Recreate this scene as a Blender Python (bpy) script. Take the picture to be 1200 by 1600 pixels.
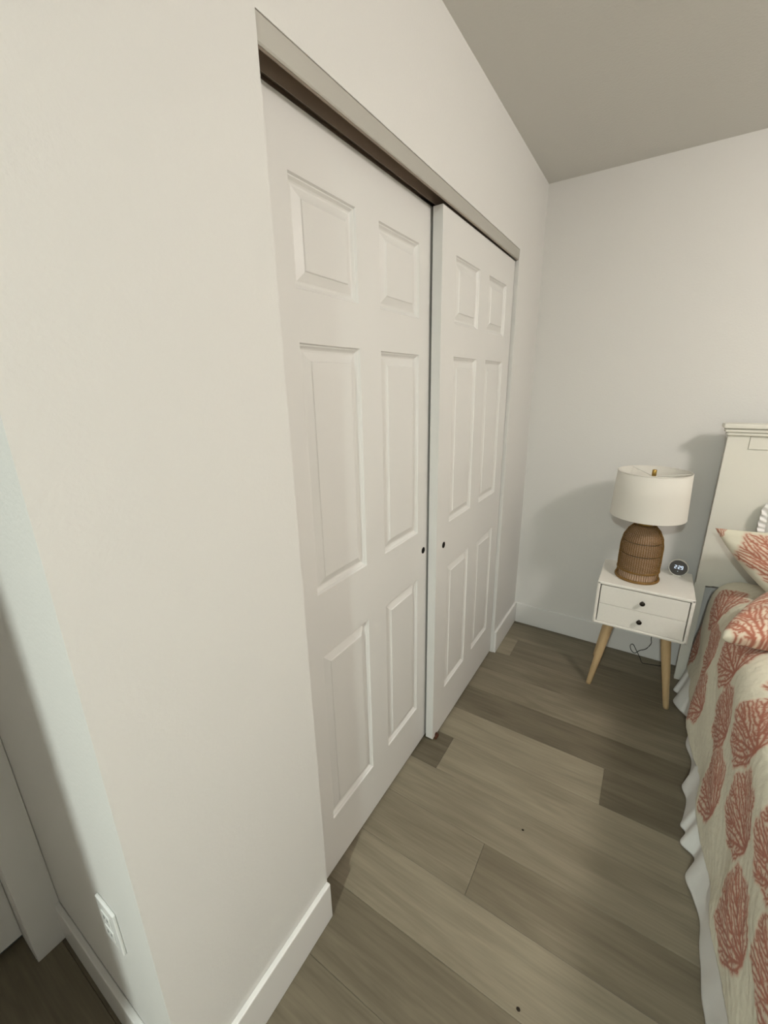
import bpy, bmesh, math, random
import numpy as np
from mathutils import Vector, Matrix

random.seed(7)
for o in list(bpy.data.objects):
    bpy.data.objects.remove(o)
SC = bpy.context.scene
COL = SC.collection

# ------------------------------------------------------------------ camera
cam_d = bpy.data.cameras.new('camera')
cam = bpy.data.objects.new('camera', cam_d)
COL.objects.link(cam)
cR = Vector((0.84199, 0.53919, -0.01797)); cU = Vector((-0.14258, 0.25454, 0.95649)); cF = Vector((-0.52031, 0.80280, -0.29119))
m = Matrix((cR, cU, -cF)).transposed().to_4x4()
m.translation = Vector((0.6121, -0.6049, 1.5024))
cam.matrix_world = m
cam_d.sensor_fit = 'VERTICAL'; cam_d.sensor_height = 32.0; cam_d.lens = 649.7 / 1600 * 32.0
cam_d.clip_start = 0.02
SC.camera = cam

# ------------------------------------------------------------------ world, exposure
w = bpy.data.worlds.new('world'); SC.world = w; w.use_nodes = True
w.node_tree.nodes['Background'].inputs[0].default_value = (0.9, 1.0, 0.95, 1)
w.node_tree.nodes['Background'].inputs[1].default_value = 0.02
SC.view_settings.view_transform = 'Standard'
SC.view_settings.look = 'None'
SC.view_settings.gamma = 1.0
SC.view_settings.use_curve_mapping = False
SC.view_settings.exposure = 0.0

# the room's ceiling lamps: a frosted globe over the bed and a small recessed spot near the entry
GLOBE = ((1.96, 0.30, 2.290), 0.15, 89.0, (1.0, 0.935, 0.87))      # centre, radius, emission, colour
SPOT = ((0.55, -2.30), 0.07, 76.0, (0.91, 1.0, 0.94))               # x y, lens diameter, watts, colour
CEIL = 2.438

def area(name, parent, power, color, size, z=-0.012):
    d = bpy.data.lights.new(name, 'AREA'); d.shape = 'DISK'; d.size = size
    d.energy = power; d.color = color
    o = bpy.data.objects.new(name, d); COL.objects.link(o); o.parent = parent; o.location = (0, 0, z)
    return o

# ------------------------------------------------------------------ materials
def newmat(name):
    mt = bpy.data.materials.new(name); mt.use_nodes = True
    return mt, mt.node_tree.nodes, mt.node_tree.links, mt.node_tree.nodes['Principled BSDF']

def plain(name, col, rough=0.6, spec=0.4, bump=0.0, bscale=200.0, metal=0.0, coat=0.0, var=0.0):
    mt, N, L, b = newmat(name)
    b.inputs['Base Color'].default_value = (*col, 1); b.inputs['Roughness'].default_value = rough
    b.inputs['Specular IOR Level'].default_value = spec; b.inputs['Metallic'].default_value = metal
    b.inputs['Coat Weight'].default_value = coat
    if bump or var:
        tc = N.new('ShaderNodeTexCoord')
        nz = N.new('ShaderNodeTexNoise'); nz.inputs['Scale'].default_value = bscale; nz.inputs['Detail'].default_value = 3
        L.new(tc.outputs['Object'], nz.inputs['Vector'])
        if bump:
            bp = N.new('ShaderNodeBump'); bp.inputs['Strength'].default_value = bump; bp.inputs['Distance'].default_value = 0.002
            L.new(nz.outputs['Fac'], bp.inputs['Height']); L.new(bp.outputs['Normal'], b.inputs['Normal'])
        if var:
            rp = N.new('ShaderNodeMapRange'); rp.inputs[3].default_value = 1 - var; rp.inputs[4].default_value = 1 + var
            L.new(nz.outputs['Fac'], rp.inputs[0])
            mx = N.new('ShaderNodeVectorMath'); mx.operation = 'SCALE'; mx.inputs[0].default_value = col
            L.new(rp.outputs[0], mx.inputs['Scale']); L.new(mx.outputs[0], b.inputs['Base Color'])
    return mt

M = {}
M['wall'] = plain('wall_paint', (0.70, 0.69, 0.665), 0.75, 0.25, bump=0.35, bscale=130)
M['ceiling'] = plain('ceiling_paint', (0.66, 0.650, 0.615), 0.85, 0.2, bump=0.5, bscale=110)
M['door'] = plain('door_paint', (0.71, 0.70, 0.677), 0.42, 0.45, bump=0.06, bscale=60)
M['trimw'] = plain('trim_paint', (0.74, 0.73, 0.71), 0.35, 0.5)
M['track'] = plain('track_metal', (0.50, 0.485, 0.44), 0.5, 0.4, metal=0.35)
M['track_dark'] = plain('track_bronze', (0.40, 0.335, 0.28), 0.4, 0.4, metal=0.4)
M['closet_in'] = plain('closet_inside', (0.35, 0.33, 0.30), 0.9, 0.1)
M['black'] = plain('black_plastic', (0.012, 0.012, 0.011), 0.45, 0.4)
M['pull'] = plain('finger_pull_dark', (0.008, 0.007, 0.006), 0.8, 0.1)
M['guide'] = plain('guide_rust', (0.09, 0.035, 0.02), 0.7, 0.3)
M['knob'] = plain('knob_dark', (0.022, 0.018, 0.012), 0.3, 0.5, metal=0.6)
M['ns_white'] = plain('nightstand_white', (0.80, 0.775, 0.72), 0.5, 0.4, bump=0.08, bscale=90, var=0.03)
M['brass'] = plain('brass', (0.42, 0.27, 0.075), 0.35, 0.5, metal=0.9)
M['rattan'] = plain('rattan_strand', (0.205, 0.108, 0.024), 0.5, 0.4, var=0.35, bscale=60)
M['rattan_in'] = plain('rattan_inner', (0.54, 0.385, 0.28), 0.7, 0.2, var=0.12, bscale=120)
M['hb'] = plain('headboard_paint', (0.71, 0.695, 0.625), 0.5, 0.35, bump=0.05, bscale=40)
M['skirt'] = plain('skirt_cotton', (0.74, 0.74, 0.72), 0.9, 0.1, bump=0.1, bscale=300)
M['mattress'] = plain('mattress_ticking', (0.6, 0.58, 0.52), 0.9, 0.1)
M['ruffle'] = plain('white_cotton', (0.83, 0.81, 0.79), 0.9, 0.1, bump=0.15, bscale=220)
M['outlet'] = plain('outlet_plastic', (0.84, 0.84, 0.82), 0.3, 0.5)
M['rim'] = plain('clock_rim', (0.74, 0.72, 0.66), 0.35, 0.5)
M['dark_spot'] = plain('floor_speck', (0.02, 0.015, 0.01), 0.8, 0.2)

# lamp shade: linen, lets a little light through
mt, N, L, b = newmat('shade_linen')
b.inputs['Base Color'].default_value = (0.84, 0.815, 0.755, 1); b.inputs['Roughness'].default_value = 0.9
b.inputs['Specular IOR Level'].default_value = 0.1
tr = N.new('ShaderNodeBsdfTranslucent'); tr.inputs[0].default_value = (0.84, 0.80, 0.72, 1)
mx = N.new('ShaderNodeMixShader'); mx.inputs[0].default_value = 0.22
out = N['Material Output']
L.new(b.outputs[0], mx.inputs[1]); L.new(tr.outputs[0], mx.inputs[2]); L.new(mx.outputs[0], out.inputs[0])
tc = N.new('ShaderNodeTexCoord'); wv = N.new('ShaderNodeTexNoise'); wv.inputs['Scale'].default_value = 260
bp = N.new('ShaderNodeBump'); bp.inputs['Strength'].default_value = 0.25; bp.inputs['Distance'].default_value = 0.001
L.new(tc.outputs['Object'], wv.inputs[0]); L.new(wv.outputs[0], bp.inputs['Height']); L.new(bp.outputs[0], b.inputs['Normal'])
M['shade'] = mt

# clock face: dark glass
M['face'] = plain('clock_glass', (0.045, 0.04, 0.038), 0.08, 0.8)
mt, N, L, b = newmat('clock_digits')
b.inputs['Base Color'].default_value = (0.8, 0.9, 1, 1)
b.inputs['Emission Color'].default_value = (0.72, 0.84, 1.0, 1); b.inputs['Emission Strength'].default_value = 0.8
M['digit'] = mt
mt, N, L, b = newmat('clock_dim')
b.inputs['Base Color'].default_value = (0.3, 0.33, 0.4, 1)
b.inputs['Emission Color'].default_value = (0.72, 0.84, 1.0, 1); b.inputs['Emission Strength'].default_value = 0.28
M['digit_dim'] = mt
mt, N, L, b = newmat('lamp_lens')
b.inputs['Base Color'].default_value = (0.9, 0.9, 0.88, 1)
b.inputs['Emission Color'].default_value = (1, 0.95, 0.85, 1); b.inputs['Emission Strength'].default_value = 3.0
M['lens'] = mt

# floor planks: per-plank tone comes from the object's own 'tone' and 'warm' values
mt, N, L, b = newmat('plank_oak')
tc = N.new('ShaderNodeTexCoord'); oi = N.new('ShaderNodeObjectInfo')
off = N.new('ShaderNodeVectorMath'); off.operation = 'SCALE'; off.inputs[0].default_value = (13.1, 7.7, 3.3)
L.new(oi.outputs['Random'], off.inputs['Scale'])
ad = N.new('ShaderNodeVectorMath'); ad.operation = 'ADD'
L.new(tc.outputs['Object'], ad.inputs[0]); L.new(off.outputs[0], ad.inputs[1])
mp = N.new('ShaderNodeMapping'); mp.inputs['Scale'].default_value = (0.8, 6.0, 1.0)
L.new(ad.outputs[0], mp.inputs[0])
n1 = N.new('ShaderNodeTexNoise'); n1.inputs['Scale'].default_value = 2.6; n1.inputs['Detail'].default_value = 6; n1.inputs['Distortion'].default_value = 1.1
L.new(mp.outputs[0], n1.inputs['Vector'])
mp2 = N.new('ShaderNodeMapping'); mp2.inputs['Scale'].default_value = (6, 130, 1)
L.new(ad.outputs[0], mp2.inputs[0])
n2 = N.new('ShaderNodeTexNoise'); n2.inputs['Scale'].default_value = 1.0; n2.inputs['Detail'].default_value = 4
L.new(mp2.outputs[0], n2.inputs['Vector'])
at = N.new('ShaderNodeAttribute'); at.attribute_type = 'OBJECT'; at.attribute_name = 'tone'
s1 = N.new('ShaderNodeMapRange'); s1.inputs[1].default_value = 0.3; s1.inputs[2].default_value = 0.7; s1.inputs[3].default_value = -0.15; s1.inputs[4].default_value = 0.15
L.new(n1.outputs['Fac'], s1.inputs[0])
s2 = N.new('ShaderNodeMapRange'); s2.inputs[1].default_value = 0.25; s2.inputs[2].default_value = 0.75; s2.inputs[3].default_value = -0.09; s2.inputs[4].default_value = 0.09
L.new(n2.outputs['Fac'], s2.inputs[0])
a1 = N.new('ShaderNodeMath'); a1.operation = 'ADD'; L.new(s1.outputs[0], a1.inputs[0]); L.new(s2.outputs[0], a1.inputs[1])
a2 = N.new('ShaderNodeMath'); a2.operation = 'ADD'; L.new(a1.outputs[0], a2.inputs[0]); L.new(at.outputs['Fac'], a2.inputs[1])
cr = N.new('ShaderNodeValToRGB')
cr.color_ramp.elements[0].position = 0.0; cr.color_ramp.elements[0].color = (0.072, 0.059, 0.038, 1)
cr.color_ramp.elements[1].position = 1.0; cr.color_ramp.elements[1].color = (0.285, 0.248, 0.180, 1)
e = cr.color_ramp.elements.new(0.5); e.color = (0.164, 0.139, 0.096, 1)
L.new(a2.outputs[0], cr.inputs[0]); L.new(cr.outputs[0], b.inputs['Base Color'])
b.inputs['Roughness'].default_value = 0.5; b.inputs['Specular IOR Level'].default_value = 0.35
bp = N.new('ShaderNodeBump'); bp.inputs['Strength'].default_value = 0.12; bp.inputs['Distance'].default_value = 0.001
L.new(n2.outputs['Fac'], bp.inputs['Height']); L.new(bp.outputs[0], b.inputs['Normal'])
M['plank'] = mt
M['subfloor'] = plain('subfloor', (0.09, 0.07, 0.05), 0.9, 0.1)

# pale wood of the nightstand legs
mt, N, L, b = newmat('leg_wood')
tc = N.new('ShaderNodeTexCoord'); mp = N.new('ShaderNodeMapping'); mp.inputs['Scale'].default_value = (60, 60, 5)
nz = N.new('ShaderNodeTexNoise'); nz.inputs['Scale'].default_value = 1.5; nz.inputs['Detail'].default_value = 4
cr = N.new('ShaderNodeValToRGB')
cr.color_ramp.elements[0].color = (0.40, 0.27, 0.135, 1); cr.color_ramp.elements[1].color = (0.60, 0.44, 0.25, 1)
L.new(tc.outputs['Object'], mp.inputs[0]); L.new(mp.outputs[0], nz.inputs['Vector']); L.new(nz.outputs['Fac'], cr.inputs[0])
L.new(cr.outputs[0], b.inputs['Base Color']); b.inputs['Roughness'].default_value = 0.5
M['leg'] = mt

# printed cloth: the coral print is a colour attribute of the cloth, plus a fine quilted bump
def cloth(name, bump=0.5, scale=55):
    mt, N, L, b = newmat(name)
    at = N.new('ShaderNodeAttribute'); at.attribute_name = 'print'
    L.new(at.outputs['Color'], b.inputs['Base Color']); b.inputs['Roughness'].default_value = 0.9
    b.inputs['Specular IOR Level'].default_value = 0.1; b.inputs['Sheen Weight'].default_value = 0.1
    tc = N.new('ShaderNodeTexCoord'); vo = N.new('ShaderNodeTexNoise'); vo.inputs['Scale'].default_value = scale; vo.inputs['Detail'].default_value = 2
    bp = N.new('ShaderNodeBump'); bp.inputs['Strength'].default_value = bump; bp.inputs['Distance'].default_value = 0.006
    L.new(tc.outputs['Object'], vo.inputs['Vector']); L.new(vo.outputs['Fac'], bp.inputs['Height']); L.new(bp.outputs[0], b.inputs['Normal'])
    return mt
M['quilt'] = cloth('quilt_print', 0.55, 48)
M['sham'] = cloth('sham_print', 0.2, 60)

# ------------------------------------------------------------------ mesh helpers
def obj(name, bm, mat, parent=None, smooth=False, loc=None):
    me = bpy.data.meshes.new(name)
    bmesh.ops.recalc_face_normals(bm, faces=bm.faces)
    bm.to_mesh(me); bm.free()
    if smooth:
        me.polygons.foreach_set('use_smooth', [True] * len(me.polygons))
    o = bpy.data.objects.new(name, me); COL.objects.link(o)
    if mat: me.materials.append(M[mat] if isinstance(mat, str) else mat)
    if parent: o.parent = parent
    if loc: o.location = loc
    return o

def tag(o, label, cat=None, group=None, kind=None):
    o['label'] = label
    if cat: o['category'] = cat
    if group: o['group'] = group
    if kind: o['kind'] = kind
    return o

def empty(name, loc=(0, 0, 0), rz=0.0):
    o = bpy.data.objects.new(name, None); COL.objects.link(o); o.location = loc; o.rotation_euler = (0, 0, rz)
    o.empty_display_size = 0.05
    return o

def box(bm, a, b_, bev=0.0, seg=2):
    t = bmesh.new()
    bmesh.ops.create_cube(t, size=1.0)
    c = [(a[i] + b_[i]) / 2 for i in range(3)]; s = [abs(b_[i] - a[i]) for i in range(3)]
    for v in t.verts:
        v.co = Vector((c[0] + v.co.x * s[0], c[1] + v.co.y * s[1], c[2] + v.co.z * s[2]))
    if bev: bmesh.ops.bevel(t, geom=t.edges[:], offset=bev, segments=seg, affect='EDGES', profile=0.5)
    me = bpy.data.meshes.new('tmp'); t.to_mesh(me); t.free(); bm.from_mesh(me); bpy.data.meshes.remove(me)

def lathe(bm, prof, seg=48, cx=0, cy=0, cap0=False, cap1=False):
    rings = []
    for r, z in prof:
        rings.append([bm.verts.new((cx + r * math.cos(2 * math.pi * i / seg), cy + r * math.sin(2 * math.pi * i / seg), z)) for i in range(seg)])
    for a, b_ in zip(rings, rings[1:]):
        for i in range(seg):
            bm.faces.new((a[i], a[(i + 1) % seg], b_[(i + 1) % seg], b_[i]))
    if cap0: bm.faces.new(rings[0][::-1])
    if cap1: bm.faces.new(rings[-1])

def tube(bm, pts, rad, seg=6, closed=False):
    pts = [Vector(p_) for p_ in pts]; n = len(pts); rings = []
    for i, p_ in enumerate(pts):
        a = pts[(i - 1) % n] if (closed or i > 0) else p_
        c = pts[(i + 1) % n] if (closed or i < n - 1) else p_
        t = (c - a).normalized()
        up = Vector((0, 0, 1)) if abs(t.z) < 0.9 else Vector((1, 0, 0))
        s = t.cross(up).normalized(); q = s.cross(t)
        r = rad(i / max(1, n - 1)) if callable(rad) else rad
        rings.append([bm.verts.new(p_ + (s * math.cos(2 * math.pi * k / seg) + q * math.sin(2 * math.pi * k / seg)) * r) for k in range(seg)])
    prs = list(zip(rings, rings[1:])) + ([(rings[-1], rings[0])] if closed else [])
    for a, b_ in prs:
        for k in range(seg):
            bm.faces.new((a[k], a[(k + 1) % seg], b_[(k + 1) % seg], b_[k]))
    if not closed:
        bm.faces.new(rings[0][::-1]); bm.faces.new(rings[-1])

def spline(P, n):
    P = [Vector(q) for q in P]; out = []
    for i in range(len(P) - 1):
        p0 = P[max(0, i - 1)]; p1 = P[i]; p2 = P[i + 1]; p3 = P[min(len(P) - 1, i + 2)]
        for k in range(n):
            t = k / n
            out.append(0.5 * ((2 * p1) + (p2 - p0) * t + (2 * p0 - 5 * p1 + 4 * p2 - p3) * t * t + (3 * p1 - p0 - 3 * p2 + p3) * t ** 3))
    out.append(P[-1]); return out

def struct(name, boxes, mat, label, bev=0.0):
    bm = bmesh.new()
    for a, b_ in boxes: box(bm, a, b_, bev)
    return tag(obj(name, bm, mat), label, kind='structure')

# ------------------------------------------------------------------ the room shell
W, D, H, EY = 1.479, 1.892, 2.064, -0.437     # opening width, back wall, opening height, outer corner of the closet
XA, XR, YF, T = -0.620, 3.60, -4.20, 0.10     # door wall, right wall, wall behind, thickness

struct('wall_left', [((-T, EY, 0), (0, 0, CEIL)), ((-T, 0, H), (0, W, CEIL)), ((-T, W, 0), (0, D, CEIL))], 'wall',
       'off-white painted wall around the sliding closet doors')
struct('wall_closet_end', [((XA, EY, 0), (-T, EY + T, CEIL))], 'wall', 'off-white end wall of the closet with a low outlet')
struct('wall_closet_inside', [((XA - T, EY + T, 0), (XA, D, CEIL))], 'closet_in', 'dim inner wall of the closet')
struct('wall_back', [((XA - T, D, 0), (XR + T, D + T, CEIL))], 'wall', 'off-white wall behind the nightstand and headboard')
struct('wall_right', [((XR, YF, 0), (XR + T, D, CEIL))], 'wall', 'off-white wall on the far side of the bed')
struct('wall_front', [((0.19, YF - T, 0), (XR + T, YF, CEIL))], 'wall', 'off-white wall opposite the headboard')
struct('wall_shadow_block', [((XA - T, YF - T, 0), (0.19, -1.42, CEIL))], 'wall', 'off-white wall block added across the entry to shadow the closet end wall')  # unseen block, added so its corner casts the shadow edge on the closet end wall
struct('wall_entry', [((XA - T, -0.515, 0), (XA, EY, CEIL)), ((XA - T, -1.42, 0), (XA, -1.33, CEIL)), ((XA - T, -1.33, 2.05), (XA, -0.515, CEIL))], 'wall',
       'off-white wall around the entry door')
struct('ceiling', [((XA - T, YF - T, CEIL), (XR + T, D + T, CEIL + 0.1))], 'ceiling', 'flat off-white painted ceiling')

# baseboards
BH, BT = 0.137, 0.014
def baseboard(name, a, b_, label):
    bm = bmesh.new(); box(bm, a, b_, 0.003, 2)
    return tag(obj(name, bm, 'trimw'), label, kind='structure')
baseboard('baseboard_left', (0, EY - BT, 0), (BT, -0.001, BH), 'white baseboard on the wall left of the closet doors')
baseboard('baseboard_left_corner', (0, W + 0.0005, 0), (BT, D, BH), 'short white baseboard between closet doors and the room corner')
baseboard('baseboard_back', (BT, D - BT, 0), (XR, D, BH), 'white baseboard behind the nightstand')
baseboard('baseboard_closet_end', (XA + 0.002, EY - BT, 0), (0, EY, BH), 'white baseboard under the outlet')
baseboard('baseboard_right', (XR - BT, YF, 0), (XR, D - BT, BH), 'white baseboard on the far side of the bed')

# floor: slab plus single planks
bm = bmesh.new(); box(bm, (XA - T, YF - T, -0.06), (XR + T, D + T, -0.008))
floor = tag(obj('floor', bm, 'subfloor'), 'grey-brown wood plank floor', kind='structure')
PW, PY0 = 0.178, 0.076
JOINTS = {   # row index: [(joint x ...)], tones by piece
    -3: ([-0.35, 0.85, 2.05], [0.30, 0.42, 0.5, 0.4]),
    -2: ([-0.15, 1.05, 2.25], [0.42, 0.36, 0.5, 0.4]),
    -1: ([-0.42, 1.15, 2.35], [0.5, 0.36, 0.45, 0.4]),
    0: ([-0.30, 0.99, 2.19], [0.45, 0.74, 0.5, 0.4]),
    1: ([0.324, 1.524, 2.72], [0.66, 0.47, 0.5, 0.4]),
    2: ([-0.20, 1.02, 2.2], [0.5, 0.66, 0.5, 0.5]),
    3: ([0.055, 1.255, 2.45], [0.26, 0.74, 0.45, 0.4]),
    4: ([0.636, 1.836, 3.0], [0.82, 0.38, 0.5, 0.4]),
    5: ([-0.25, 1.10, 2.3], [0.4, 0.34, 0.5, 0.4]),
    6: ([-0.10, 1.05, 2.25], [0.5, 0.60, 0.5, 0.4]),
    7: ([-0.40, 1.15, 2.35], [0.5, 0.52, 0.5, 0.4]),
    8: ([0.092, 1.29, 2.49], [0.86, 0.44, 0.5, 0.4]),
    9: ([-0.2, 1.0, 2.2], [0.5, 0.62, 0.5, 0.4]),
}
plank_cache = {}
def plank(x0, x1, y0, y1, tone):
    key = (round(x1 - x0, 3), round(y1 - y0, 3))
    g = 0.00035
    if key not in plank_cache:
        bm = bmesh.new(); hx = (x1 - x0) / 2 - g; hy = (y1 - y0) / 2 - g; c = 0.0007
        lo = [bm.verts.new((sx * hx, sy * hy, -0.008)) for sx, sy in ((-1, -1), (1, -1), (1, 1), (-1, 1))]
        mi = [bm.verts.new((sx * hx, sy * hy, -0.0005)) for sx, sy in ((-1, -1), (1, -1), (1, 1), (-1, 1))]
        hi = [bm.verts.new((sx * (hx - c), sy * (hy - c), 0)) for sx, sy in ((-1, -1), (1, -1), (1, 1), (-1, 1))]
        for A, B in ((lo, mi), (mi, hi)):
            for i in range(4): bm.faces.new((A[i], A[(i + 1) % 4], B[(i + 1) % 4], B[i]))
        bm.faces.new(hi)
        me = bpy.data.meshes.new('plank'); bmesh.ops.recalc_face_normals(bm, faces=bm.faces); bm.to_mesh(me); bm.free()
        me.materials.append(M['plank']); plank_cache[key] = me
    o = bpy.data.objects.new('plank', plank_cache[key]); COL.objects.link(o)
    o.parent = floor; o.location = ((x0 + x1) / 2, (y0 + y1) / 2, 0); o['tone'] = tone
    return o
k0 = math.floor((YF - PY0) / PW)
for k in range(k0, 11):
    y0 = max(PY0 + k * PW, YF); y1 = min(PY0 + (k + 1) * PW, D)
    if y1 - y0 < 0.01: continue
    if k in JOINTS: js, ts = JOINTS[k]
    else:
        s = random.uniform(-0.5, 0.6); js = [s, s + 1.2, s + 2.4]; ts = [random.uniform(0.3, 0.75) for _ in range(4)]
    xs = [XA - T] + [j for j in js if XA < j < XR - 0.05] + [XR]
    for i in range(len(xs) - 1): plank(xs[i], xs[i + 1], y0, y1, ts[min(i, 3)])

# closet door track with its front fascia
bm = bmesh.new()
def extr_y(bm, prof, y0, y1):
    a = [bm.verts.new((x, y0, z)) for x, z in prof]; c = [bm.verts.new((x, y1, z)) for x, z in prof]
    n = len(prof)
    for i in range(n): bm.faces.new((a[i], a[(i + 1) % n], c[(i + 1) % n], c[i]))
    bm.faces.new(a[::-1]); bm.faces.new(c)
extr_y(bm, [(-0.002, 2.0635), (-0.002, 2.0265), (-0.004, 2.0235), (-0.0045, 2.0235), (-0.0045, 2.0635)], 0.001, W - 0.001)
track = tag(obj('trim_1', bm, 'track'), 'grey metal fascia of the closet door track', kind='structure')
bm = bmesh.new()
extr_y(bm, [(-0.005, 2.0635), (-0.005, 2.0230), (-0.0085, 2.0215), (-0.012, 2.0245), (-0.012, 2.0575), (-0.095, 2.0575), (-0.095, 2.02), (-0.0975, 2.02), (-0.0975, 2.0635)], 0.001, W - 0.001)
obj('track_channel', bm, 'track_dark', track)
bm = bmesh.new()
box(bm, (-0.0535, 0.001, 2.0285), (-0.0515, W - 0.001, 2.0570))
obj('track_rail', bm, 'track_dark', track)

# six-panel sliding doors
PAN_Y = [(0.108, 0.330), (0.430, 0.652)]
PAN_Z = [(0.210, 0.802), (0.986, 1.594), (1.700, 1.906)]
def panel_mesh(w, h):
    bm = bmesh.new()
    steps = [(0.0, 0.0), (0.003, -0.0045), (0.005, -0.0050), (0.010, -0.0100), (0.013, -0.0115), (0.017, -0.0115), (0.036, -0.0040), (0.038, -0.0018), (0.040, -0.0015)]
    prev = None
    for ins, d in steps:
        c = [bm.verts.new((d, sy * (w / 2 - ins), sz * (h / 2 - ins))) for sy, sz in ((-1, -1), (1, -1), (1, 1), (-1, 1))]
        if prev:
            for i in range(4): bm.faces.new((prev[i], prev[(i + 1) % 4], c[(i + 1) % 4], c[i]))
        prev = c
    bm.faces.new(prev)
    bmesh.ops.recalc_face_normals(bm, faces=bm.faces)
    if sum(f.normal.x for f in bm.faces) < 0: bmesh.ops.reverse_faces(bm, faces=bm.faces)
    me = bpy.data.meshes.new('panel'); bm.to_mesh(me); bm.free(); me.materials.append(M['door']); return me
pm = [panel_mesh(PAN_Y[0][1] - PAN_Y[0][0], z1 - z0) for z0, z1 in PAN_Z]
def door_leaf(bm, wd, z0, z1, th, holes_y, holes_z):
    ys = sorted({0.0, wd, *[v for q in holes_y for v in q]}); zs = sorted({z0, z1, *[v for q in holes_z for v in q]})
    vs = {(i, j): bm.verts.new((0, y, z)) for i, y in enumerate(ys) for j, z in enumerate(zs)}
    for i in range(len(ys) - 1):
        for j in range(len(zs) - 1):
            if (ys[i], ys[i + 1]) in holes_y and (zs[j], zs[j + 1]) in holes_z: continue
            bm.faces.new((vs[i, j], vs[i + 1, j], vs[i + 1, j + 1], vs[i, j + 1]))
    loop = [(i, 0) for i in range(len(ys))] + [(len(ys) - 1, j) for j in range(1, len(zs))] + [(i, len(zs) - 1) for i in range(len(ys) - 2, -1, -1)] + [(0, j) for j in range(len(zs) - 2, 0, -1)]
    bk = [bm.verts.new((-th, ys[i], zs[j])) for i, j in loop]
    n = len(loop)
    for k in range(n): bm.faces.new((vs[loop[k]], vs[loop[(k + 1) % n]], bk[(k + 1) % n], bk[k]))
    bm.faces.new(bk)
    # inner backing behind the openings
    box(bm, (-th + 0.002, 0.05, z0 + 0.05), (-0.0125, wd - 0.05, z1 - 0.05))
def sliding_door(name, x, y, wd, z1, pull_y, label):
    bm = bmesh.new(); door_leaf(bm, wd, 0.012, z1, 0.033, PAN_Y, PAN_Z)
    o = tag(obj(name, bm, 'door'), label, kind='structure'); o.location = (x, y, 0)
    for (a, c) in PAN_Y:
        for (z0, zz), me in zip(PAN_Z, pm):
            p_ = bpy.data.objects.new('panel', me); COL.objects.link(p_); p_.parent = o; p_.location = (0, (a + c) / 2, (z0 + zz) / 2)
    bm = bmesh.new()
    t = bmesh.new(); lathe(t, [(0.0105, 0.0006), (0.0115, 0.0010), (0.0125, 0.0006), (0.0125, 0.0)], 24)
    lathe(t, [(0.0001, -0.0), (0.0105, 0.0006)], 24)
    bmesh.ops.rotate(t, verts=t.verts, cent=(0, 0, 0), matrix=Matrix.Rotation(math.pi / 2, 3, 'Y'))
    me = bpy.data.meshes.new('x'); t.to_mesh(me); t.free(); bm.from_mesh(me); bpy.data.meshes.remove(me)
    f_ = obj('finger_pull', bm, 'pull', o, loc=(0.0002, pull_y, 0.905)); f_['label'] = 'round dark finger pull'
    return o
sliding_door('door_1', -0.0590, 0.0008, 0.758, 2.022, 0.696, 'white six-panel sliding closet door, the rear one beside the long wall')
sliding_door('door_2', -0.016, 0.7215, 0.749, 2.0185, 0.064, 'white six-panel sliding closet door, the front one toward the nightstand')

# small floor guide at the foot of the front door
bm = bmesh.new(); box(bm, (-0.0155, 0, 0), (-0.006, 0.026, 0.012), 0.0015); box(bm, (-0.0155, 0.004, 0.011), (-0.0118, 0.018, 0.026), 0.001)
tag(obj('door_guide', bm, 'guide', loc=(0, 0.738, 0)), 'small rusty brown floor guide at the corner of the front closet door', 'door guide')

# entry door seen past the outer corner
bm = bmesh.new(); box(bm, (-0.735, -1.3295, 0.024), (-0.700, -0.5155, 2.0495), 0.002)
d3 = tag(obj('door_3', bm, 'door'), 'plain white entry door with a gap beneath it', kind='structure')
bm = bmesh.new(); lathe(bm, [(0.0, 0.0), (0.026, 0.0), (0.026, 0.006), (0.011, 0.010), (0.011, 0.030), (0.024, 0.040), (0.026, 0.052), (0.018, 0.062), (0.0, 0.063)], 24)
bmesh.ops.rotate(bm, verts=bm.verts, cent=(0, 0, 0), matrix=Matrix.Rotation(math.pi / 2, 3, 'Y'))
obj('door_knob', bm, 'knob', d3, True, loc=(-0.7005, -1.25, 0.95))
bm = bmesh.new()
box(bm, (XA + 0.0005, -0.5145, 0), (XA + 0.014, EY - 0.0005, 2.11), 0.002); box(bm, (XA + 0.0005, -1.41, 0), (XA + 0.014, -1.33, 2.11), 0.002); box(bm, (XA + 0.0005, -1.329, 2.05), (XA + 0.014, -0.515, 2.11), 0.002)
tag(obj('trim_2', bm, 'trimw'), 'flat white casing around the entry door', kind='structure')

struct('wall_gap_blocker', [((-0.86, -1.45, -0.008), (-0.80, -0.40, CEIL))], 'closet_in', 'dark panel added behind the entry door to block light at its gaps')  # added dark backing, keeps the world colour from showing through the door gaps

# outlet on the closet end wall
ol = tag(empty('wall_outlet', (-0.170, EY, 0.473)), 'white wall outlet plate low on the closet end wall', 'outlet')
bm = bmesh.new(); box(bm, (-0.036, -0.0065, -0.058), (0.036, 0, 0.058), 0.0025, 3); obj('cover_plate', bm, 'outlet', ol)
for dz in (-0.021, 0.021):
    bm = bmesh.new(); box(bm, (-0.017, -0.0085, dz - 0.0145), (0.017, -0.0063, dz + 0.0145), 0.0015)
    rc = obj('receptacle', bm, 'outlet', ol)
    bm = bmesh.new()
    for dx, hh in ((-0.0065, 0.0045), (0.0065, 0.0035)): box(bm, (dx - 0.0011, -0.0088, dz + 0.002 - hh), (dx + 0.0011, -0.0084, dz + 0.002 + hh))
    obj('slot', bm, 'pull', rc)
bm = bmesh.new(); box(bm, (-0.003, -0.0072, -0.003), (0.003, -0.0063, 0.003), 0.0005); obj('screw', bm, 'outlet', ol)

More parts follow.
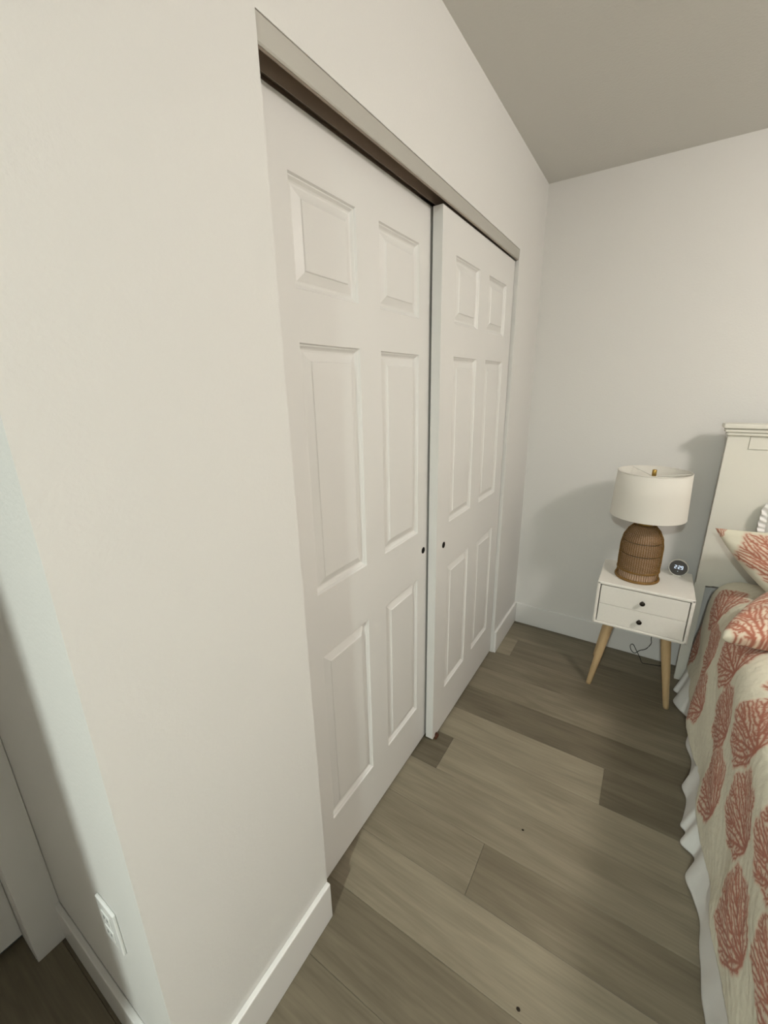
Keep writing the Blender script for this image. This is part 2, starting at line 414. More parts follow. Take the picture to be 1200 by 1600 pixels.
# ceiling lamps (above and behind the camera)
mt, N, L, b = newmat('globe_glass')
b.inputs['Base Color'].default_value = (0.9, 0.9, 0.88, 1)
b.inputs['Emission Color'].default_value = (*GLOBE[3], 1); b.inputs['Emission Strength'].default_value = GLOBE[2]
M['globe'] = mt
gl = tag(empty('globe_light', (GLOBE[0][0], GLOBE[0][1], CEIL)), 'frosted globe ceiling light over the bed', 'ceiling light')
bm = bmesh.new(); lathe(bm, [(0.0001, 0), (0.062, 0), (0.060, -0.010), (0.03, -0.016), (0.0001, -0.016)], 32); obj('canopy', bm, 'trimw', gl, True)
bm = bmesh.new(); bmesh.ops.create_uvsphere(bm, u_segments=32, v_segments=16, radius=GLOBE[1])
for v in bm.verts: v.co.z = v.co.z * 0.80 + GLOBE[0][2] - CEIL
obj('glass_globe', bm, 'globe', gl, True)
rl = tag(empty('recessed_light', (SPOT[0][0], SPOT[0][1], CEIL)), 'small round recessed ceiling spot near the entry', 'ceiling light')
bm = bmesh.new(); lathe(bm, [(0.036, -0.002), (0.038, -0.007), (0.050, -0.006), (0.056, -0.0002), (0.036, -0.0002)], 40); obj('trim_ring', bm, 'trimw', rl, True)
bm = bmesh.new(); lathe(bm, [(0.0001, -0.0035), (0.037, -0.003), (0.037, -0.0005)], 40); obj('lens', bm, 'lens', rl, True)
area('lamp_light', rl, SPOT[2], SPOT[3], SPOT[1])

# ------------------------------------------------------------------ nightstand
NX0, NX1, NY0, NY1, NZ0, NZ1 = 0.486, 0.868, 1.462, 1.775, 0.366, 0.589
ns = tag(empty('nightstand', ((NX0 + NX1) / 2, (NY0 + NY1) / 2, 0)), 'white two-drawer nightstand on splayed wooden legs beside the bed', 'nightstand')
hw, hd = (NX1 - NX0) / 2, (NY1 - NY0) / 2
tk = 0.0135
bm = bmesh.new()
box(bm, (-hw, -hd, NZ1 - tk), (hw, hd, NZ1), 0.004, 3); box(bm, (-hw, -hd, NZ0), (hw, hd, NZ0 + tk), 0.004, 3)
box(bm, (-hw, -hd, NZ0 + 0.0005), (-hw + tk, hd, NZ1 - 0.0005), 0.004, 3); box(bm, (hw - tk, -hd, NZ0 + 0.0005), (hw, hd, NZ1 - 0.0005), 0.004, 3)
box(bm, (-hw + tk - 0.001, hd - 0.012, NZ0 + tk - 0.001), (hw - tk + 0.001, hd - 0.004, NZ1 - tk + 0.001))
obj('body', bm, 'ns_white', ns)
zi0, zi1 = NZ0 + tk + 0.0015, NZ1 - tk - 0.0038
zm = (zi0 + zi1) / 2 + 0.001
for (a, c) in ((zm + 0.0008, zi1), (zi0, zm - 0.0008)):
    bm = bmesh.new(); box(bm, (-hw + tk + 0.0040, -hd + 0.002, a), (hw - tk - 0.0040, hd - 0.02, c), 0.0012)
    dr = obj('drawer', bm, 'ns_white', ns)
    bm = bmesh.new(); lathe(bm, [(0.0001, 0.0), (0.0052, 0.0), (0.0045, 0.004), (0.0045, 0.010), (0.0095, 0.014), (0.0115, 0.019), (0.009, 0.024), (0.0001, 0.0255)], 24)
    bmesh.ops.rotate(bm, verts=bm.verts, cent=(0, 0, 0), matrix=Matrix.Rotation(math.pi / 2, 3, 'X'))
    kb = obj('knob', bm, 'knob', dr, True, loc=(0.0, -hd + 0.002, (a + c) / 2 + 0.002)); kb['label'] = 'small round dark metal knob'
for sx in (-1, 1):
    for sy in (-1, 1):
        top = Vector((sx * (hw - 0.076), sy * (hd - 0.075), NZ0 - 0.0005)); bot = Vector((sx * (hw - 0.022), sy * (hd - 0.022), 0.0))
        bm = bmesh.new(); seg = 20; rings = []
        for t, r in ((0, 0.0215), (0.04, 0.022), (0.5, 0.018), (0.97, 0.0125), (1, 0.0115)):
            c = top.lerp(bot, t); rings.append([bm.verts.new((c.x + r * math.cos(2 * math.pi * i / seg), c.y + r * math.sin(2 * math.pi * i / seg), c.z)) for i in range(seg)])
        for A, B in zip(rings, rings[1:]):
            for i in range(seg): bm.faces.new((A[i], A[(i + 1) % seg], B[(i + 1) % seg], B[i]))
        bm.faces.new(rings[0]); bm.faces.new(rings[-1][::-1])
        obj('leg', bm, 'leg', ns, True)

# ------------------------------------------------------------------ table lamp
LXc, LYc = 0.638, 1.606
lp = tag(empty('table_lamp', (LXc, LYc, NZ1)), 'woven rattan dome lamp with a white drum shade on the nightstand', 'table lamp')
def dome_r(z):   # outline of the woven dome
    P = [(0.0, 0.0895), (0.012, 0.090), (0.03, 0.0865), (0.09, 0.0885), (0.165, 0.088), (0.207, 0.0815), (0.240, 0.067), (0.266, 0.046), (0.273, 0.03)]
    for (z0, r0), (z1, r1) in zip(P, P[1:]):
        if z <= z1: 
            t = (z - z0) / (z1 - z0); t = t * t * (3 - 2 * t) * 0.35 + t * 0.65; return r0 + (r1 - r0) * t
    return P[-1][1]
NR = 96
bm = bmesh.new()
for z in (0.004, 0.0095):
    tube(bm, [((dome_r(z) + 0.001) * math.cos(a), (dome_r(z) + 0.001) * math.sin(a), z) for a in [2 * math.pi * i / 64 for i in range(64)]], 0.0042, 6, True)
obj('bottom_rim', bm, 'rattan', lp, True)
bm = bmesh.new()
NV = 56
for k in range(NV):
    a0 = 2 * math.pi * k / NV
    pts = []
    for i in range(30):
        z = 0.004 + 0.266 * i / 29; r = dome_r(z) + 0.0006 * math.sin(i * 2.1 + k * 3.14)
        a = a0 + 0.006 * math.sin(i * 1.7 + k); pts.append((r * math.cos(a), r * math.sin(a), z))
    tube(bm, pts, 0.00125, 4)
obj('upright_strand', bm, 'rattan', lp, True)['kind'] = 'stuff'
bm = bmesh.new()
z = 0.052
row = 0
while z < 0.268:
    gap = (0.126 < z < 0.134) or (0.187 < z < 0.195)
    if not gap:
        n = 96; ph = row * math.pi
        tube(bm, [((dome_r(z) + 0.0016 * math.sin(36 * a + ph)) * math.cos(a), (dome_r(z) + 0.0016 * math.sin(36 * a + ph)) * math.sin(a), z + 0.0006 * math.sin(5 * a + row)) for a in [2 * math.pi * i / n for i in range(n)]], 0.00115, 4, True)
    z += 0.0056; row += 1
obj('woven_strand', bm, 'rattan', lp, True)['kind'] = 'stuff'
bm = bmesh.new()
for z in (0.046, 0.0505):
    tube(bm, [((dome_r(z) + 0.0012) * math.cos(a), (dome_r(z) + 0.0012) * math.sin(a), z) for a in [2 * math.pi * i / 64 for i in range(64)]], 0.0026, 6, True)
obj('woven_band', bm, 'rattan', lp, True)
for z in (0.130, 0.191):  # dark rings stand in for the shade inside the weave gaps
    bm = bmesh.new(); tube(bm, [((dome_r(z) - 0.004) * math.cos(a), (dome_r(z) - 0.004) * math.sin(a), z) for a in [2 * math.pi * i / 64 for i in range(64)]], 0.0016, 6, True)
    obj('gap_shade_ring', bm, 'knob', lp, True)
bm = bmesh.new(); lathe(bm, [(0.0001, 0.001), (0.082, 0.001), (0.080, 0.006), (0.0785, 0.045), (0.079, 0.155), (0.072, 0.200), (0.055, 0.240), (0.03, 0.262), (0.0001, 0.265)], 40)
obj('inner_liner', bm, 'rattan_in', lp, True)
bm = bmesh.new(); lathe(bm, [(0.0001, 0.265), (0.032, 0.267), (0.032, 0.273), (0.012, 0.276), (0.009, 0.282), (0.009, 0.300), (0.014, 0.302), (0.014, 0.345), (0.0001, 0.348)], 24)
obj('socket_stem', bm, 'brass', lp, True)
SB, ST, SRB, SRT = 0.314, 0.520, 0.1535, 0.1450       # shade bottom, top, radii
bm = bmesh.new()
lathe(bm, [(SRB, SB), (SRB * 0.5 + SRT * 0.5, (SB + ST) / 2), (SRT, ST), (SRT - 0.0018, ST + 0.0008), (SRT - 0.003, ST), (SRB - 0.003, SB), (SRB, SB)], 72)
obj('shade', bm, 'shade', lp, True)
for r, z in ((SRT - 0.0012, ST), (SRB - 0.0015, SB)):
    bm = bmesh.new()
    tube(bm, [(r * math.cos(a), r * math.sin(a), z) for a in [2 * math.pi * i / 72 for i in range(72)]], 0.0024, 6, True)
    obj('shade_rim', bm, 'shade', lp, True)
bm = bmesh.new(); zs_ = ST - 0.022
for k in range(3):
    a = 2 * math.pi * k / 3 + 0.15
    tube(bm, [(0.006 * math.cos(a), 0.006 * math.sin(a), zs_), ((SRT - 0.004) * math.cos(a), (SRT - 0.004) * math.sin(a), ST - 0.004)], 0.0016, 6)
lathe(bm, [(0.0001, zs_ - 0.003), (0.013, zs_ - 0.003), (0.013, zs_ + 0.002), (0.0001, zs_ + 0.002)], 20)
tube(bm, [(0.0, 0.0, 0.345), (0.0, 0.0, zs_)], 0.004, 8)
obj('shade_spider', bm, 'rim', lp)
bm = bmesh.new(); lathe(bm, [(0.0001, zs_ + 0.002), (0.0085, zs_ + 0.002), (0.009, zs_ + 0.004), (0.009, zs_ + 0.029), (0.0078, zs_ + 0.0305), (0.0001, zs_ + 0.0305)], 24)
obj('finial', bm, 'brass', lp, True)

# ------------------------------------------------------------------ clock
ck = tag(empty('digital_clock', (0.803, 1.708, NZ1)), 'small round digital clock with a dark face on the nightstand', 'clock')
ck.rotation_euler = (0, 0, -0.12)
CR, CT = 0.0405, 0.026
def disc_y(prof, seg=48):
    t = bmesh.new(); lathe(t, prof, seg)
    bmesh.ops.rotate(t, verts=t.verts, cent=(0, 0, 0), matrix=Matrix.Rotation(math.pi / 2, 3, 'X')); return t
tilt = Matrix.Rotation(-0.16, 3, 'X')
def clk(bm, name, mat, smooth=True):
    bmesh.ops.rotate(bm, verts=bm.verts, cent=(0, 0, 0), matrix=tilt); bmesh.ops.translate(bm, verts=bm.verts, vec=(0, 0, CR + 0.0035)); return obj(name, bm, mat, ck, smooth)
clk(disc_y([(0.0001, -CT), (CR - 0.006, -CT), (CR, -CT + 0.006), (CR, -0.002), (CR - 0.001, 0.0), (CR - 0.0035, 0.0), (CR - 0.0038, -0.0015)]), 'case', 'rim')
clk(disc_y([(0.0001, -0.0012), (CR - 0.0036, -0.0012)]), 'face', 'face')
SEG = {'2': 'abged', '9': 'abcdfg'}
def seg_quads(ch, ox, oz, sw, sh, t):
    hx, hz = sw / 2, sh / 2; g = 0.0004
    R_ = {'a': (-hx + g, hz - t, hx - g, hz), 'g': (-hx + g, -t / 2, hx - g, t / 2), 'd': (-hx + g, -hz, hx - g, -hz + t),
          'f': (-hx, g, -hx + t, hz - g), 'b': (hx - t, g, hx, hz - g), 'e': (-hx, -hz + g, -hx + t, -g), 'c': (hx - t, -hz + g, hx, -g)}
    for s in SEG[ch]:
        x0, z0, x1, z1 = R_[s]; yield (ox + x0, oz + z0, ox + x1, oz + z1)
for ch, ox in (('2', -0.0115), ('2', 0.0025), ('9', 0.0140)):
    bm = bmesh.new()
    for x0, z0, x1, z1 in seg_quads(ch, ox, 0.003, 0.0088, 0.0165, 0.0019): box(bm, (x0, -0.0004, z0), (x1, 0.0008, z1))
    clk(bm, 'digit', 'digit', False)
bm = bmesh.new()
for dz in (-0.0035, 0.0035): box(bm, (-0.0050, -0.0002, 0.003 + dz - 0.0007), (-0.0038, 0.0008, 0.003 + dz + 0.0007))
clk(bm, 'colon', 'digit_dim', False)
bm = bmesh.new(); box(bm, (-0.0012, -0.0004, -0.0185), (0.0012, 0.0008, -0.0163)); clk(bm, 'status_dot', 'digit', False)
bm = bmesh.new(); box(bm, (-0.02, -0.004, 0.0), (0.02, 0.024, 0.0042), 0.0012); obj('foot', bm, 'rim', ck)

# ------------------------------------------------------------------ cord under the nightstand
cp = [(0.60, 1.780, 0.360), (0.66, 1.795, 0.352), (0.72, 1.800, 0.320), (0.750, 1.80, 0.230), (0.757, 1.80, 0.165), (0.760, 1.80, 0.140), (0.742, 1.80, 0.100),
      (0.715, 1.80, 0.080), (0.695, 1.802, 0.055), (0.676, 1.804, 0.066), (0.668, 1.806, 0.092), (0.680, 1.808, 0.102), (0.700, 1.808, 0.070), (0.722, 1.806, 0.034), (0.735, 1.80, 0.010), (0.760, 1.81, 0.004), (0.86, 1.84, 0.004)]
bm = bmesh.new(); tube(bm, spline(cp, 6), 0.0019, 6)
tag(obj('power_cord', bm, 'black', smooth=True), 'thin black power cord looped below the nightstand', 'cord')
# dark specks on the floor
for (sx, sy, r, lb) in ((0.422, 0.546, 0.0045, 'tiny dark crumb on the plank floor in front of the front closet door'), (0.531, 0.096, 0.0055, 'tiny dark crumb on the pale plank near the long baseboard')):
    bm = bmesh.new(); bmesh.ops.create_icosphere(bm, subdivisions=2, radius=r)
    for v in bm.verts: v.co = Vector((v.co.x * random.uniform(0.8, 1.1), v.co.y * 0.75 * random.uniform(0.85, 1.1), max(v.co.z, -r * 0.3) * 0.5 + r * 0.15))
    tag(obj('crumb', bm, 'dark_spot', loc=(sx, sy, 0.0)), lb, 'crumb')

# ------------------------------------------------------------------ coral motif (grown, then rasterised into a mask)
CREAM = np.array((0.66, 0.63, 0.51)); RED = np.array((0.345, 0.110, 0.068)); PINK = np.array((0.60, 0.40, 0.30))
def coral(seed, n_att=1400, step=0.031):
    rng = np.random.default_rng(seed)
    att = []
    while len(att) < n_att:
        x, y = rng.uniform(-1, 1, 2)
        lob = 0.93 + 0.07 * math.sin(7 * math.atan2(y, x) + seed)
        if x * x + (y if y > 0 else y * 0.97) ** 2 < lob * lob and not (y < -0.62 and abs(x) < 0.25 and rng.random() < 0.7): att.append((x, y))
    att = np.array(att)
    nodes = [np.array((0.0, -0.95))]; par = [-1]
    for a in np.linspace(-1.35, 1.35, 7):
        prev = 0
        for k in range(1, 4):
            nodes.append(nodes[0] + np.array((math.sin(a), math.cos(a) * 0.9)) * 0.07 * k); par.append(prev); prev = len(nodes) - 1
    for it in range(120):
        P = np.array(nodes)
        d = np.linalg.norm(att[:, None, :] - P[None], axis=2); nn = d.argmin(1); dm = d.min(1)
        att = att[dm > 0.032]
        keep = dm > 0.032; nn = nn[keep]; dm = dm[keep]
        if len(att) == 0: break
        grow = False
        for i in np.unique(nn[dm < 0.6]):
            v = (att[nn == i] - P[i]); v = v / np.linalg.norm(v, axis=1)[:, None]; v = v.mean(0) + rng.normal(0, 0.18, 2)
            l = np.linalg.norm(v)
            if l < 1e-3: continue
            q = P[i] + v / l * step
            if np.min(np.linalg.norm(P - q, axis=1)) < step * 0.45: continue
            nodes.append(q); par.append(int(i)); grow = True
        if not grow: break
    P = np.array(nodes); wt = np.ones(len(P))
    for i in range(len(P) - 1, 0, -1): wt[par[i]] += wt[i]
    n = 200; g = np.linspace(-1.1, 1.1, n); X, Y = np.meshgrid(g, g, indexing='ij')
    line = np.full((n, n), 9.0); dens = np.zeros((n, n))
    for i in range(1, len(P)):
        a, b_ = P[par[i]], P[i]; r = 0.0135 + 0.0042 * math.log(wt[i])
        lo = np.minimum(a, b_) - 0.09; hi = np.maximum(a, b_) + 0.09
        i0, i1 = np.searchsorted(g, (lo[0], hi[0])); j0, j1 = np.searchsorted(g, (lo[1], hi[1]))
        xs, ys = X[i0:i1, j0:j1], Y[i0:i1, j0:j1]
        ab = b_ - a; t = np.clip(((xs - a[0]) * ab[0] + (ys - a[1]) * ab[1]) / max(1e-9, ab @ ab), 0, 1)
        dd = np.hypot(xs - a[0] - t * ab[0], ys - a[1] - t * ab[1]) - r
        line[i0:i1, j0:j1] = np.minimum(line[i0:i1, j0:j1], dd)
    red = np.clip(0.5 - line / 0.016, 0, 1); fill = np.clip(1.0 - (line - 0.005) / 0.06, 0, 1)
    return red, fill
CORALS = [coral(s) for s in (3, 11, 23)]
def paint(col, U, V, cu, cv, half, rot, k, rn=1.0, fillw=0.8, asp=1.0):
    c, s = math.cos(rot), math.sin(rot)
    u = ((U - cu) * c + (V - cv) * s) / half; v = (-(U - cu) * s + (V - cv) * c) / (half * asp)
    inside = (np.abs(u) < 1.09) & (np.abs(v) < 1.09)
    idx = np.nonzero(inside)[0]
    if len(idx) == 0: return
    fu = (u[idx] + 1.1) / 2.2 * 199; fv = (v[idx] + 1.1) / 2.2 * 199
    i = fu.astype(int); j = fv.astype(int); a = fu - i; b_ = fv - j
    def smp(A): return (A[i, j] * (1 - a) * (1 - b_) + A[i + 1, j] * a * (1 - b_) + A[i, j + 1] * (1 - a) * b_ + A[i + 1, j + 1] * a * b_)[:, None]
    r_, f_ = smp(CORALS[k % 3][0]), smp(CORALS[k % 3][1])
    cc = col[idx]; cc = cc * (1 - fillw * f_) + PINK * fillw * f_; cc = cc * (1 - 0.92 * r_ * rn) + RED * 0.92 * r_ * rn
    col[idx] = cc

def grid_mesh(name, P, col, mat, nu, nv, parent=None, closed_u=False):
    me = bpy.data.meshes.new(name)
    idx = np.arange(nu * nv).reshape(nu, nv)
    q = np.stack([idx[:-1, :-1], idx[1:, :-1], idx[1:, 1:], idx[:-1, 1:]], -1).reshape(-1, 4)
    me.vertices.add(nu * nv); me.vertices.foreach_set('co', np.ascontiguousarray(P, dtype=np.float32).ravel())
    nf = len(q)
    me.loops.add(nf * 4); me.loops.foreach_set('vertex_index', q.astype(np.int32).ravel())
    me.polygons.add(nf); me.polygons.foreach_set('loop_start', np.arange(0, nf * 4, 4, dtype=np.int32))
    me.update(calc_edges=True); me.polygons.foreach_set('use_smooth', np.ones(nf, dtype=bool))
    if col is not None:
        at = me.attributes.new('print', 'FLOAT_COLOR', 'POINT'); at.data.foreach_set('color', np.concatenate([col, np.ones((len(col), 1))], 1).astype(np.float32).ravel())
    me.materials.append(M[mat]); me.validate()
    o = bpy.data.objects.new(name, me); COL.objects.link(o)
    if parent: o.parent = parent
    return o

# ------------------------------------------------------------------ bed
BX0, BX1, BY0, BY1 = 0.940, 2.40, -0.28, 1.725
bed = tag(empty('bed', ((BX0 + BX1) / 2, (BY0 + BY1) / 2, 0)), 'bed with a cream panelled headboard against the back wall', 'bed')
ox, oy = bed.location.x, bed.location.y
bm = bmesh.new(); box(bm, (BX0 + 0.045 - ox, BY0 + 0.045 - oy, 0.29), (BX1 - 0.045 - ox, BY1 - 0.03 - oy, 0.575), 0.05, 4); obj('mattress', bm, 'mattress', bed, True)
bm = bmesh.new(); box(bm, (BX0 + 0.06 - ox, BY0 + 0.05 - oy, 0.12), (BX1 - 0.06 - ox, BY1 - 0.03 - oy, 0.288), 0.01); obj('box_spring', bm, 'mattress', bed)
for (x, y) in ((BX0 + 0.12, BY0 + 0.12), (BX1 - 0.12, BY0 + 0.12), (BX0 + 0.12, BY1 - 0.15), (BX1 - 0.12, BY1 - 0.15)):
    bm = bmesh.new(); lathe(bm, [(0.022, 0), (0.028, 0.119)], 16, x - ox, y - oy, True, True); obj('leg', bm, 'black', bed)
HX0, HX1, HY = 0.885, 2.455, 1.742
def hbx(name, bxs, bev=0.0015, par=None):
    bm = bmesh.new()
    for a, b_ in bxs: box(bm, (a[0] - ox, a[1] - oy, a[2]), (b_[0] - ox, b_[1] - oy, b_[2]), bev)
    return obj(name, bm, 'hb', par or bed)
hb = hbx('headboard', [((HX0 + 0.001, HY + 0.006, 0.556), (HX1 - 0.001, HY + 0.036, 1.269)), ((HX0, HY, 0.800), (HX1, HY + 0.0062, 1.2095)),
    ((HX0, HY, 1.2095), (HX0 + 0.0735, HY + 0.0062, 1.2695)), ((HX1 - 0.0735, HY, 1.2095), (HX1, HY + 0.0062, 1.2695))], 0.0)
for x in (HX0, HX1 - 0.062): hbx('stile', [((x, HY, 0.555), (x + 0.062, HY + 0.0062, 0.800))], 0.0, hb)
hbx('inset_panel', [((HX0 + 0.0765, HY + 0.0012, 1.2125), (HX1 - 0.0765, HY + 0.0065, 1.268))], 0.0008, hb)
hbx('crown_molding', [((HX0 - 0.008, HY - 0.012, 1.268), (HX1 + 0.008, HY + 0.044, 1.282)), ((HX0 - 0.015, HY - 0.019, 1.282), (HX1 + 0.015, HY + 0.048, 1.297)), ((HX0 - 0.024, HY - 0.028, 1.2985), (HX1 + 0.024, HY + 0.055, 1.319))], 0.005, hb)
for x in (HX0 - 0.003, HX1 - 0.041):
    hbx('leg', [((x, HY + 0.010, 0.0), (x + 0.044, HY + 0.034, 0.556))])

# bedspread: top, rounded long edges, hanging sides
TOPZ, HEMZ = 0.622, 0.118
sv = np.concatenate([np.arange(-1.95, -0.42, 0.03), np.arange(-0.42, 0.10, 0.0030), np.arange(0.10, 0.5601, 0.0026)])
yv = np.concatenate([np.arange(-0.33, 0.08, 0.02), np.arange(0.08, 1.7330, 0.0028)])
S, Y = np.meshgrid(sv, yv, indexing='ij'); S = S.ravel(); Y = Y.ravel()
RC = 0.100
def section(s):
    # s = 0 at the start of the left rounding; positive goes down the left side; far side mirrored
    wtop = (BX1 - BX0) - 2 * RC
    x = np.empty_like(s); z = np.empty_like(s); nx = np.empty_like(s); nz = np.empty_like(s)
    q = RC * math.pi / 2
    x0 = BX0 + 0.013 + RC
    a = np.clip(s / RC, 0, math.pi / 2)
    below = np.clip(s - q, 0, None) * HF
    x = np.where(s < 0, x0 - s, x0 - RC * np.sin(a)) - np.where(s > q, below * 0.085, 0)
    z = np.where(s < 0, TOPZ, TOPZ - RC + RC * np.cos(a)) - below
    nx = np.where(s < 0, 0, -np.sin(a)); nz = np.where(s < 0, 1, np.cos(a))
    # far side
    far = -s - wtop; af = np.clip(far / RC, 0, math.pi / 2); bf = np.clip(far - q, 0, None)
    m_ = far > 0
    x = np.where(m_, x0 + wtop + RC * np.sin(af), x); z = np.where(m_, TOPZ - RC + RC * np.cos(af) - bf, z)
    nx = np.where(m_, np.sin(af), nx); nz = np.where(m_, np.cos(af), nz)
    return x, z, nx, nz
HF = 1.0 - 0.13 * np.clip((0.62 - Y) / 0.40, 0, 1) - 0.03 * np.sin(Y * 9) ** 2
x, z, nx, nz = section(S)
zb = z.copy()
side = np.clip((S - 0.10) / 0.40, 0, 1)
wave = 0.020 * np.exp(-((Y - 1.24) / 0.16) ** 2) + 0.006 * np.exp(-((Y - 0.75) / 0.12) ** 2) - 0.006 + 0.005 * np.sin(Y * 15.1 + 1.9) + 0.002 * np.sin(Y * 31.0)
disp = side ** 1.3 * wave + 0.0035 * np.sin(Y * 19 + S * 9) * np.sin(S * 23 + 1) * np.clip((S + 0.4) / 0.3, 0, 1)
disp += 0.0007 * np.sin(S * 150 + 2 * np.sin(Y * 31)) * np.sin(Y * 150 + 2 * np.sin(S * 37))
x = x + nx * disp; z = z + nz * disp
headd = np.clip((Y - 1.655) / 0.075, 0, 1)
z = np.where(S < 0.06, z - 0.045 * headd ** 2.5, z - 0.045 * headd ** 2.5 * np.clip(1 - (S - 0.06) / 0.15, 0, 1))
x = x + 0.004 * headd ** 2 * np.clip((S + 0.02) / 0.1, 0, 1)
foot = np.clip((0.0 - Y) / 0.33, 0, 1)
z = z - 0.05 * foot ** 3 * np.clip(1 - S / 0.2, 0, 1)
z = np.maximum(z, 0.055)
col = np.tile(CREAM, (len(S), 1))
CS = []
q0 = 0.064          # where the side measure s' = 0 (height of the top) sits along s
for sp, ys in ((0.352, (1.70, 1.265, 0.805, 0.385, -0.03)), (0.202, (1.375, 0.955, 0.570, 0.185, -0.21)), (-0.030, (1.530, 1.120, 0.745, 0.370, -0.02)), (-0.225, (1.270, 0.880, 0.505, 0.13)), (-0.42, (1.47, 1.07, 0.69, 0.325, -0.06)), (-0.615, (1.27, 0.88, 0.505))):
    for i, yc in enumerate(ys): CS.append((sp + (q0 if sp > 0 else 0.155), yc))
for i, (sc_, yc) in enumerate(CS):
    if yc < 0.05: continue
    paint(col, -S, Y, -sc_, yc, 0.128, 0.12 * math.sin(i * 2.3), i, asp=0.86)
spread = grid_mesh('bedspread', np.stack([x, Y, z], 1), col, 'quilt', len(sv), len(yv))
sd = spread.modifiers.new('thick', 'SOLIDIFY'); sd.thickness = 0.006; sd.offset = -1
tag(spread, 'cream quilted bedspread printed with red coral fans', 'bedspread')

# bed skirt: white cotton in loose folds
kp = [(0.905, 1.735), (0.893, 1.690), (0.876, 1.640), (0.893, 1.612), (0.874, 1.548), (0.896, 1.496), (0.928, 1.450), (0.930, 1.36), (0.916, 1.27), (0.932, 1.18), (0.915, 1.08), (0.894, 1.030), (0.906, 0.970), (0.893, 0.885), (0.884, 0.848), (0.898, 0.826), (0.882, 0.778), (0.920, 0.742), (0.892, 0.668), (0.908, 0.612), (0.923, 0.550), (0.918, 0.480), (0.918, 0.420), (0.916, 0.360), (0.921, 0.300), (0.914, 0.20), (0.924, 0.1), (0.912, 0.0), (0.924, -0.1), (0.915, -0.22)]
cv = spline([(a, b_, 0) for a, b_ in kp], 10)
zs2 = [0.006, 0.012, 0.03, 0.06, 0.09, 0.12, 0.15, 0.18, 0.21, 0.24]
bm = bmesh.new(); rows = []
for zz in zs2:
    t = zz / 0.24
    rows.append([bm.verts.new((c.x * (1 - t) ** 1.0 + 0.951 * (1 - (1 - t) ** 1.0), c.y, zz)) for c in cv])
for A, B in zip(rows, rows[1:]):
    for i in range(len(cv) - 1): bm.faces.new((A[i], A[i + 1], B[i + 1], B[i]))
sk = obj('bed_skirt', bm, 'skirt', smooth=True)
sd = sk.modifiers.new('thick', 'SOLIDIFY'); sd.thickness = 0.0025; sd.offset = 0
tag(sk, 'plain white cotton bed skirt hanging in folds to the floor', 'bed skirt')

# pillows
def pillow(name, c, e1, e2, a, b_, th, label, mat, corals=None, pinch=0.12, n=150, bend=0.0, blunt=0.0, base=None):
    e1 = Vector(e1).normalized(); e2 = Vector(e2).normalized(); e3 = e1.cross(e2).normalized()
    u = np.sin(np.linspace(-1, 1, n) * math.pi / 2); U, V = np.meshgrid(u, u, indexing='ij'); U = U.ravel(); V = V.ravel()
    up = U * (1 - pinch * (1 - V * V) * np.abs(U) ** 2); vp = V * (1 - pinch * (1 - U * U) * np.abs(V) ** 2)
    kb_ = 1 - blunt * np.abs(U * V) ** 4; up = up * kb_; vp = vp * kb_
    h = ((1 - U ** 2) * (1 - V ** 2)).clip(0) ** 0.36
    wr = 0.004 * np.sin(U * 9 + V * 5) * h + 0.003 * np.sin(V * 13 - U * 4 + 1) * h
    colr = np.tile(CREAM if base is None else np.array(base), (len(U), 1))
    if corals:
        for i, (cu, cv_, hf, rt) in enumerate(corals): paint(colr, up * a, vp * b_, cu, cv_, hf, rt, i + 1, 1.0, 0.7)
    up = up + bend * ((V + 1) / 2) ** 2
    A = np.array(e1); B = np.array(e2); C = np.array(e3); cc = np.array(c)
    PF = cc + np.outer(up * a, A) + np.outer(vp * b_, B) + np.outer(th * h + wr, C)
    PB = cc + np.outer(up * a, A) + np.outer(vp * b_, B) - np.outer(th * h, C)
    nn = n * n
    me = bpy.data.meshes.new(name)
    idx = np.arange(nn).reshape(n, n)
    q = np.stack([idx[:-1, :-1], idx[1:, :-1], idx[1:, 1:], idx[:-1, 1:]], -1).reshape(-1, 4)
    qb = q[:, ::-1] + nn
    Q = np.concatenate([q, qb]); PP = np.concatenate([PF, PB]); CC = np.concatenate([colr, colr])
    me.vertices.add(2 * nn); me.vertices.foreach_set('co', PP.astype(np.float32).ravel())
    me.loops.add(len(Q) * 4); me.loops.foreach_set('vertex_index', Q.astype(np.int32).ravel())
    me.polygons.add(len(Q)); me.polygons.foreach_set('loop_start', np.arange(0, len(Q) * 4, 4, dtype=np.int32))
    me.update(calc_edges=True); me.polygons.foreach_set('use_smooth', np.ones(len(Q), dtype=bool))
    at = me.attributes.new('print', 'FLOAT_COLOR', 'POINT'); at.data.foreach_set('color', np.concatenate([CC, np.ones((2 * nn, 1))], 1).astype(np.float32).ravel())
    bm = bmesh.new(); bm.from_mesh(me); bmesh.ops.remove_doubles(bm, verts=bm.verts, dist=0.00005); bm.to_mesh(me); bm.free()
    me.materials.append(M[mat])
    o = bpy.data.objects.new(name, me); COL.objects.link(o); tag(o, label, 'pillow'); return o

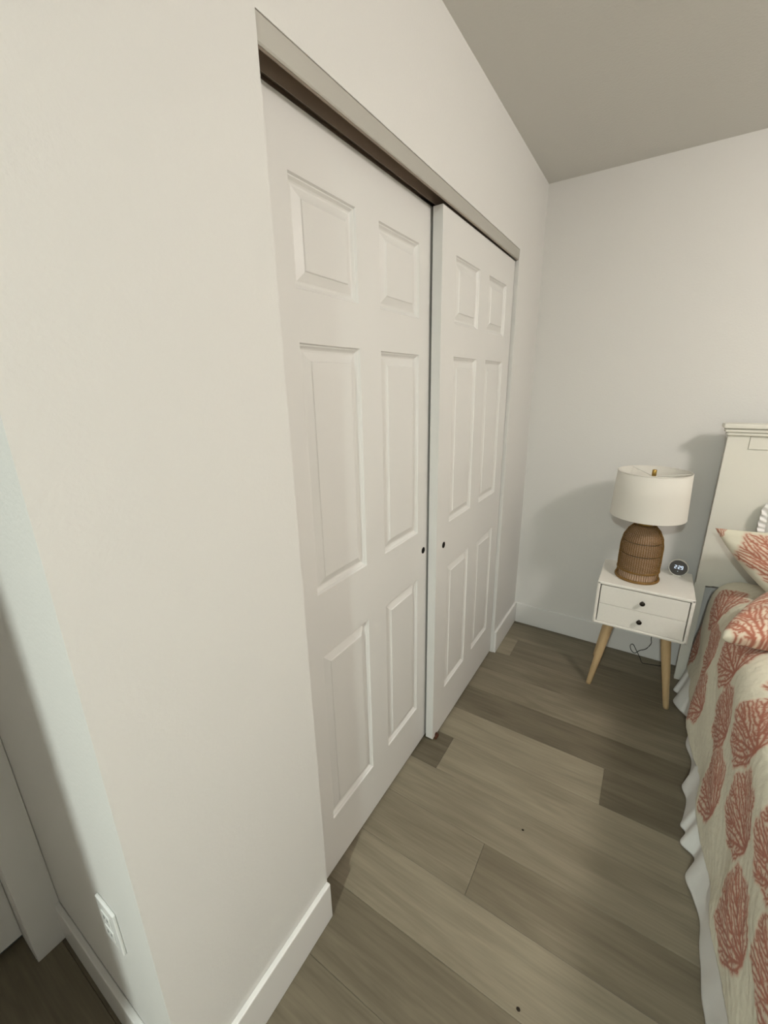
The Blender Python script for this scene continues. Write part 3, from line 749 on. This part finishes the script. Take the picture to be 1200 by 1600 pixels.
def corner_pillow(name, corner, e1, e2, a, b_, **kw):   # place by one corner; e1 and e2 lead away from it along the edges
    e1 = Vector(e1).normalized(); e2 = Vector(e2).normalized()
    c = Vector(corner) + e1 * a + e2 * b_
    return pillow(name, tuple(c), e1, e2, a, b_, **kw)
# sham leaning on the headboard, upper corner free
corner_pillow('pillow_sham', (0.889, 1.560, 0.896), (0.99, 0.03, 0.09), (0.22, -0.24, -0.62), 0.25, 0.145, bend=0.55, th=-0.062,
              label='coral print pillow leaning on the headboard with a free pointed corner', mat='sham', corals=[(-0.10, -0.005, 0.135, 2.9), (-0.262, -0.152, 0.05, 0.5), (0.16, 0.03, 0.135, 2.9)], pinch=0.07)
# throw pillow lying in front of it
corner_pillow('throw_pillow', (0.884, 1.010, 0.664), (0.98, 0.17, 0.02), (0.20, 0.80, 0.28), 0.19, 0.150, bend=0.50, blunt=0.09, th=0.070,
              label='coral print throw pillow lying flat on the bedspread before the leaning pillow', mat='sham', corals=[(-0.085, -0.055, 0.115, 0.3), (-0.15, 0.10, 0.10, 1.4), (0.10, 0.1, 0.12, 0.1)], pinch=0.07)
# white pillow with a frilled edge
wp = pillow('frilled_pillow', (1.300, 1.688, 0.855), (1, 0, 0.0), (0, 0.10, 0.99), 0.235, 0.150, th=0.035, label='white frilled pillow standing against the headboard', mat='ruffle', pinch=0.03, n=40)
bm = bmesh.new()
fr = []
e1 = Vector((1, 0, 0)); e2 = Vector((0, 0.10, 0.99)).normalized(); e3 = e1.cross(e2)
NF = 260
for i in range(NF):
    t = 2 * math.pi * i / NF; cs, sn = math.cos(t), math.sin(t)
    rr = (abs(cs) ** 6 + abs(sn) ** 6) ** (-1 / 6)
    rowp = []
    for k in range(4):
        g = k / 3; ww = 0.010 * g * math.sin(t * 46) + 0.006 * g * math.sin(t * 19 + 1)
        rowp.append(bm.verts.new(Vector((1.300, 1.688, 0.855)) + e1 * cs * rr * (0.227 + 0.028 * g) + e2 * sn * rr * (0.143 + 0.028 * g) + e3 * ww))
    fr.append(rowp)
for i in range(NF):
    A, B = fr[i], fr[(i + 1) % NF]
    for k in range(3): bm.faces.new((A[k], A[k + 1], B[k + 1], B[k]))
obj('frill', bm, 'ruffle', wp, True)
